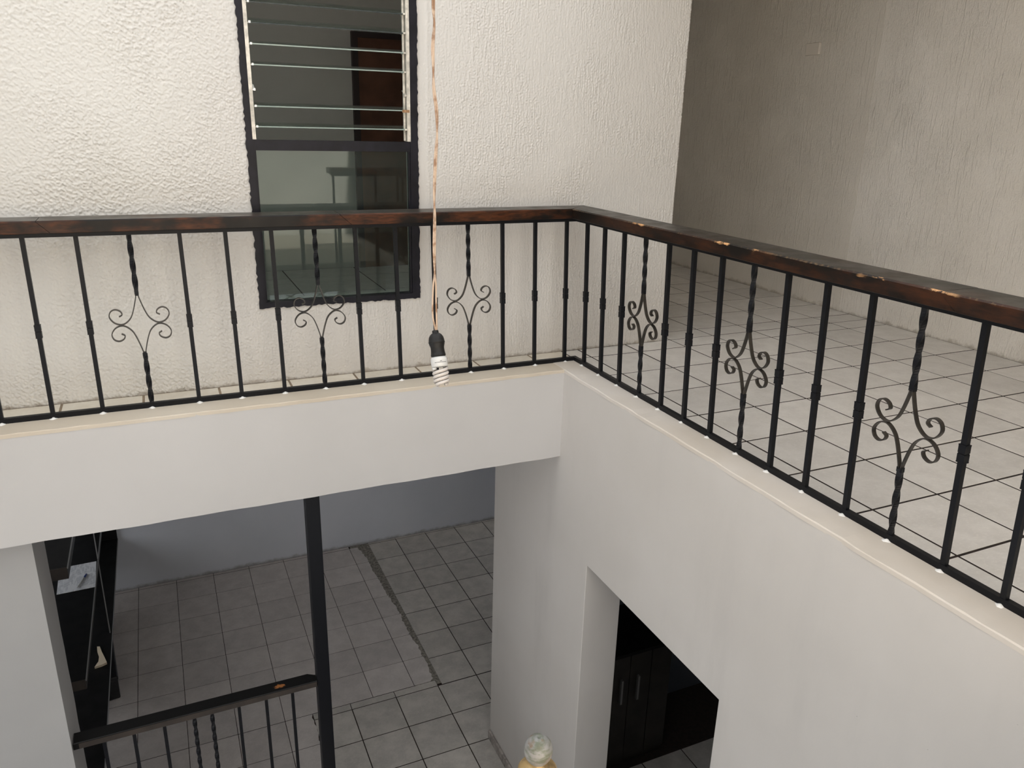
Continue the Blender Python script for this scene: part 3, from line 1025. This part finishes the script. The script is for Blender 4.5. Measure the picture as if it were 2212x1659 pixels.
random.seed(3)
rg = []
for i in range(30):
    t = i / 29
    x = -2.906 + (-1.572 + 2.906) * t
    j = random.uniform(-.006, .006) if i < 2 else 0
    rd = .028 if i == 29 else 0.0
    rg.append([(x + j, .120, lz - .042), (x - j, .210 - rd, lz - .042), (x + j, .212 - rd, lz - .004), (x, .208 - rd, lz), (x - j, .124, lz), (x + j, .120, lz - .004)])
t = NT('black_rail_chipped')
ch = t.n.new('ShaderNodeVectorMath'); ch.operation = 'DISTANCE'
t.lk(t.mapping((.55, 1, 1)), ch.inputs[0]); ch.inputs[1].default_value = (-1.79 * .55, .160, lz)
cm = t.ramp(t.math('ADD', ch.outputs['Value'], t.math('MULTIPLY', t.noise(60, 4, .7), .045)), .034, .042, 1.0, 0.0)
M_RAILLOW = t.out(t.mix(cm, (.007, .0068, .007), (.30, .12, .04)), .4, spec=.15)
hr = lchild(MB().rings(rg), 'handrail', M_RAILLOW)
lchild(MB().box(-2.88, -1.575, .1185, .1200, lz - .041, lz - .006), 'rail_face', M_BROWNE)
LBX = [(-2.764, 0), (-2.61, 0), (-2.45, 0), (-2.288, 1), (-2.19, 1), (-2.036, 0), (-1.877, 0), (-1.72, 0)]
for x, k in LBX:
    m = MB()
    if k:
        rings = []
        for i in range(61):
            z = -2.78 + (lz - .042 + 2.78) * i / 60
            a = i / 60 * 2 * math.pi * 3.0
            rings.append([(x + .0125 * math.cos(a + q * math.pi / 2), .165 + .0125 * math.sin(a + q * math.pi / 2), z) for q in range(4)])
        m.rings(rings)
        lchild(m, 'twisted_bar', M_IRON)
    else:
        m.box(x - .009, x + .009, .156, .174, -2.78, lz - .042)
        lchild(m, 'bar', M_IRON)
lchild(MB().box(-2.885, -1.57, .153, .177, -2.80, -2.775), 'bottom_bar', M_IRON)

# black rack behind the pillar
rk = empty('shelf_rack', (-3.2, 2.2, -H)); tag(rk, 'tall black shelf rack with brown edged boards behind the pillar', 'shelf')


def rchild(mb, name, mat, parent=rk):
    mb.v = [(x + 3.2, y - 2.2, z + H) for x, y, z in mb.v]
    return mb.build(name, mat, parent)


RX = -2.942
for z, yf, th, mat in ((-1.400, 1.22, .085, M_BROWNE), (-2.235, 1.15, .075, M_BROWNE), (-3.0, .95, .05, M_BROWNE)):
    xr_ = RX if z > -2.9 else -2.925
    s = rchild(MB().box(-3.62, xr_ - .006, yf + .004, 4.60, z - th, z), 'shelf_board', M_BLACKW)
    e1 = rchild(MB().box(-3.62, xr_ - .006, yf, yf + .004, z - th, z), 'front_edge', M_BROWNE, s)
    e2 = rchild(MB().box(xr_ - .006, xr_, yf, 4.60, z - .012, z + .001), 'edge_strip', M_STEEL, s)
rchild(MB().box(RX - .008, RX, 2.80, 2.815, -2.99, -1.42), 'upright', M_STEEL)
rchild(MB().box(-3.30, -3.292, 4.33, 4.345, -H, -1.42), 'upright', M_STEEL)
rchild(MB().box(-3.30, -2.93, 4.575, 4.60, -2.99, -1.42), 'end_panel', M_BLACKW)

bx = empty('storage_box', (-2.942, 2.765, -H)); bx.rotation_euler.z = math.radians(5.66)
tag(bx, 'long low black box on the tiles under the shelf rack', 'box')
o = MB().box(-.50, 0, 0, 1.36, 0, .20).build('box_body', M_BAG, bx); auto_smooth(o, .01)
o = MB().box(-.51, .006, -.006, 1.366, .20, .24).build('lid', M_BAG, bx); auto_smooth(o, .01)

t = NT('printed_form')
tc = t.n.new('ShaderNodeTexCoord').outputs['Object']
sp = t.n.new('ShaderNodeSeparateXYZ'); t.lk(tc, sp.inputs[0])
ln = t.math('FRACT', t.math('MULTIPLY', sp.outputs[1], 62.0))
ln = t.ramp(ln, .45, .6)
wd = t.ramp(t.noise(55, 2, .5, t.mapping((1, .25, 1), src=tc)), .40, .52)
blk = t.ramp(t.noise(9, 1, .5, tc), .36, .46)
ink = t.math('MULTIPLY', t.math('MULTIPLY', ln, wd), t.math('MULTIPLY', blk, .55))
M_PAPER = t.out(t.mix(ink, (.74, .76, .80), (.16, .18, .24)), .7)
pp = MB().box(-.14, .135, -.21, .21, 0, .003).build('paper_form', M_PAPER, None, False, (-3.083, 2.545, -2.2335))
pp.rotation_euler.z = .03
tag(pp, 'white sheets of printed paper lying on the middle shelf board', 'paper')
pen = empty('pen', (-3.045, 2.46, -2.2235)); pen.rotation_euler = (0, math.pi / 2, math.radians(74))
tag(pen, 'ballpoint pen with blue cap lying on the printed paper', 'pen')
MB().lathe([(.002, -.10), (.006, -.085), (.0062, .05), (.003, .052)], 10).build('barrel', M_CFL, pen, True)
MB().lathe([(.003, .048), (.0072, .05), (.0072, .10), (.003, .104)], 10).build('cap', mat_plain('pen_blue', (.03, .06, .25), .3), pen, True)

cr = MB()
outl = [(-3.040, 2.620), (-3.036, 2.56), (-3.018, 2.47), (-3.020, 2.40), (-3.046, 2.335), (-2.99, 2.345), (-2.955, 2.362), (-2.975, 2.44), (-3.0, 2.53), (-3.018, 2.612)]
cr.prism([(x + 3.0, y - 2.45) for x, y in reversed(outl)], 0, .02)
cro = cr.build('plastic_offcut', M_CREAM, None, False, (-3.0, 2.45, -2.9995))
tag(cro, 'curved cream plastic piece lying on the lowest shelf board', 'plastic piece')

# dark cabinet seen through the doorway
cb_ = empty('kitchen_cabinet', (.95, .58, -H)); tag(cb_, 'dark kitchen cabinet with steel handles beyond the doorway', 'cabinet')


def kchild(mb, name, mat, parent=cb_):
    mb.v = [(x - .95, y - .58, z + H) for x, y, z in mb.v]
    return mb.build(name, mat, parent)


kchild(MB().box(.60, 1.30, .32, .86, -H, -2.56), 'carcass', M_CAB)
kchild(MB().box(.59, 1.31, .28, .868, -2.56, -2.53), 'worktop', M_BLACKW)
for a, b, hx in ((.605, .897, .822), (.903, 1.10, .978), (1.106, 1.298, None)):
    d_ = kchild(MB().box(a, b, .300, .320, -3.60, -2.575), 'door', M_CAB)
    if hx: kchild(MB().box(hx - .009, hx + .009, .275, .30, -3.01, -2.78), 'handle', M_STEEL, d_)
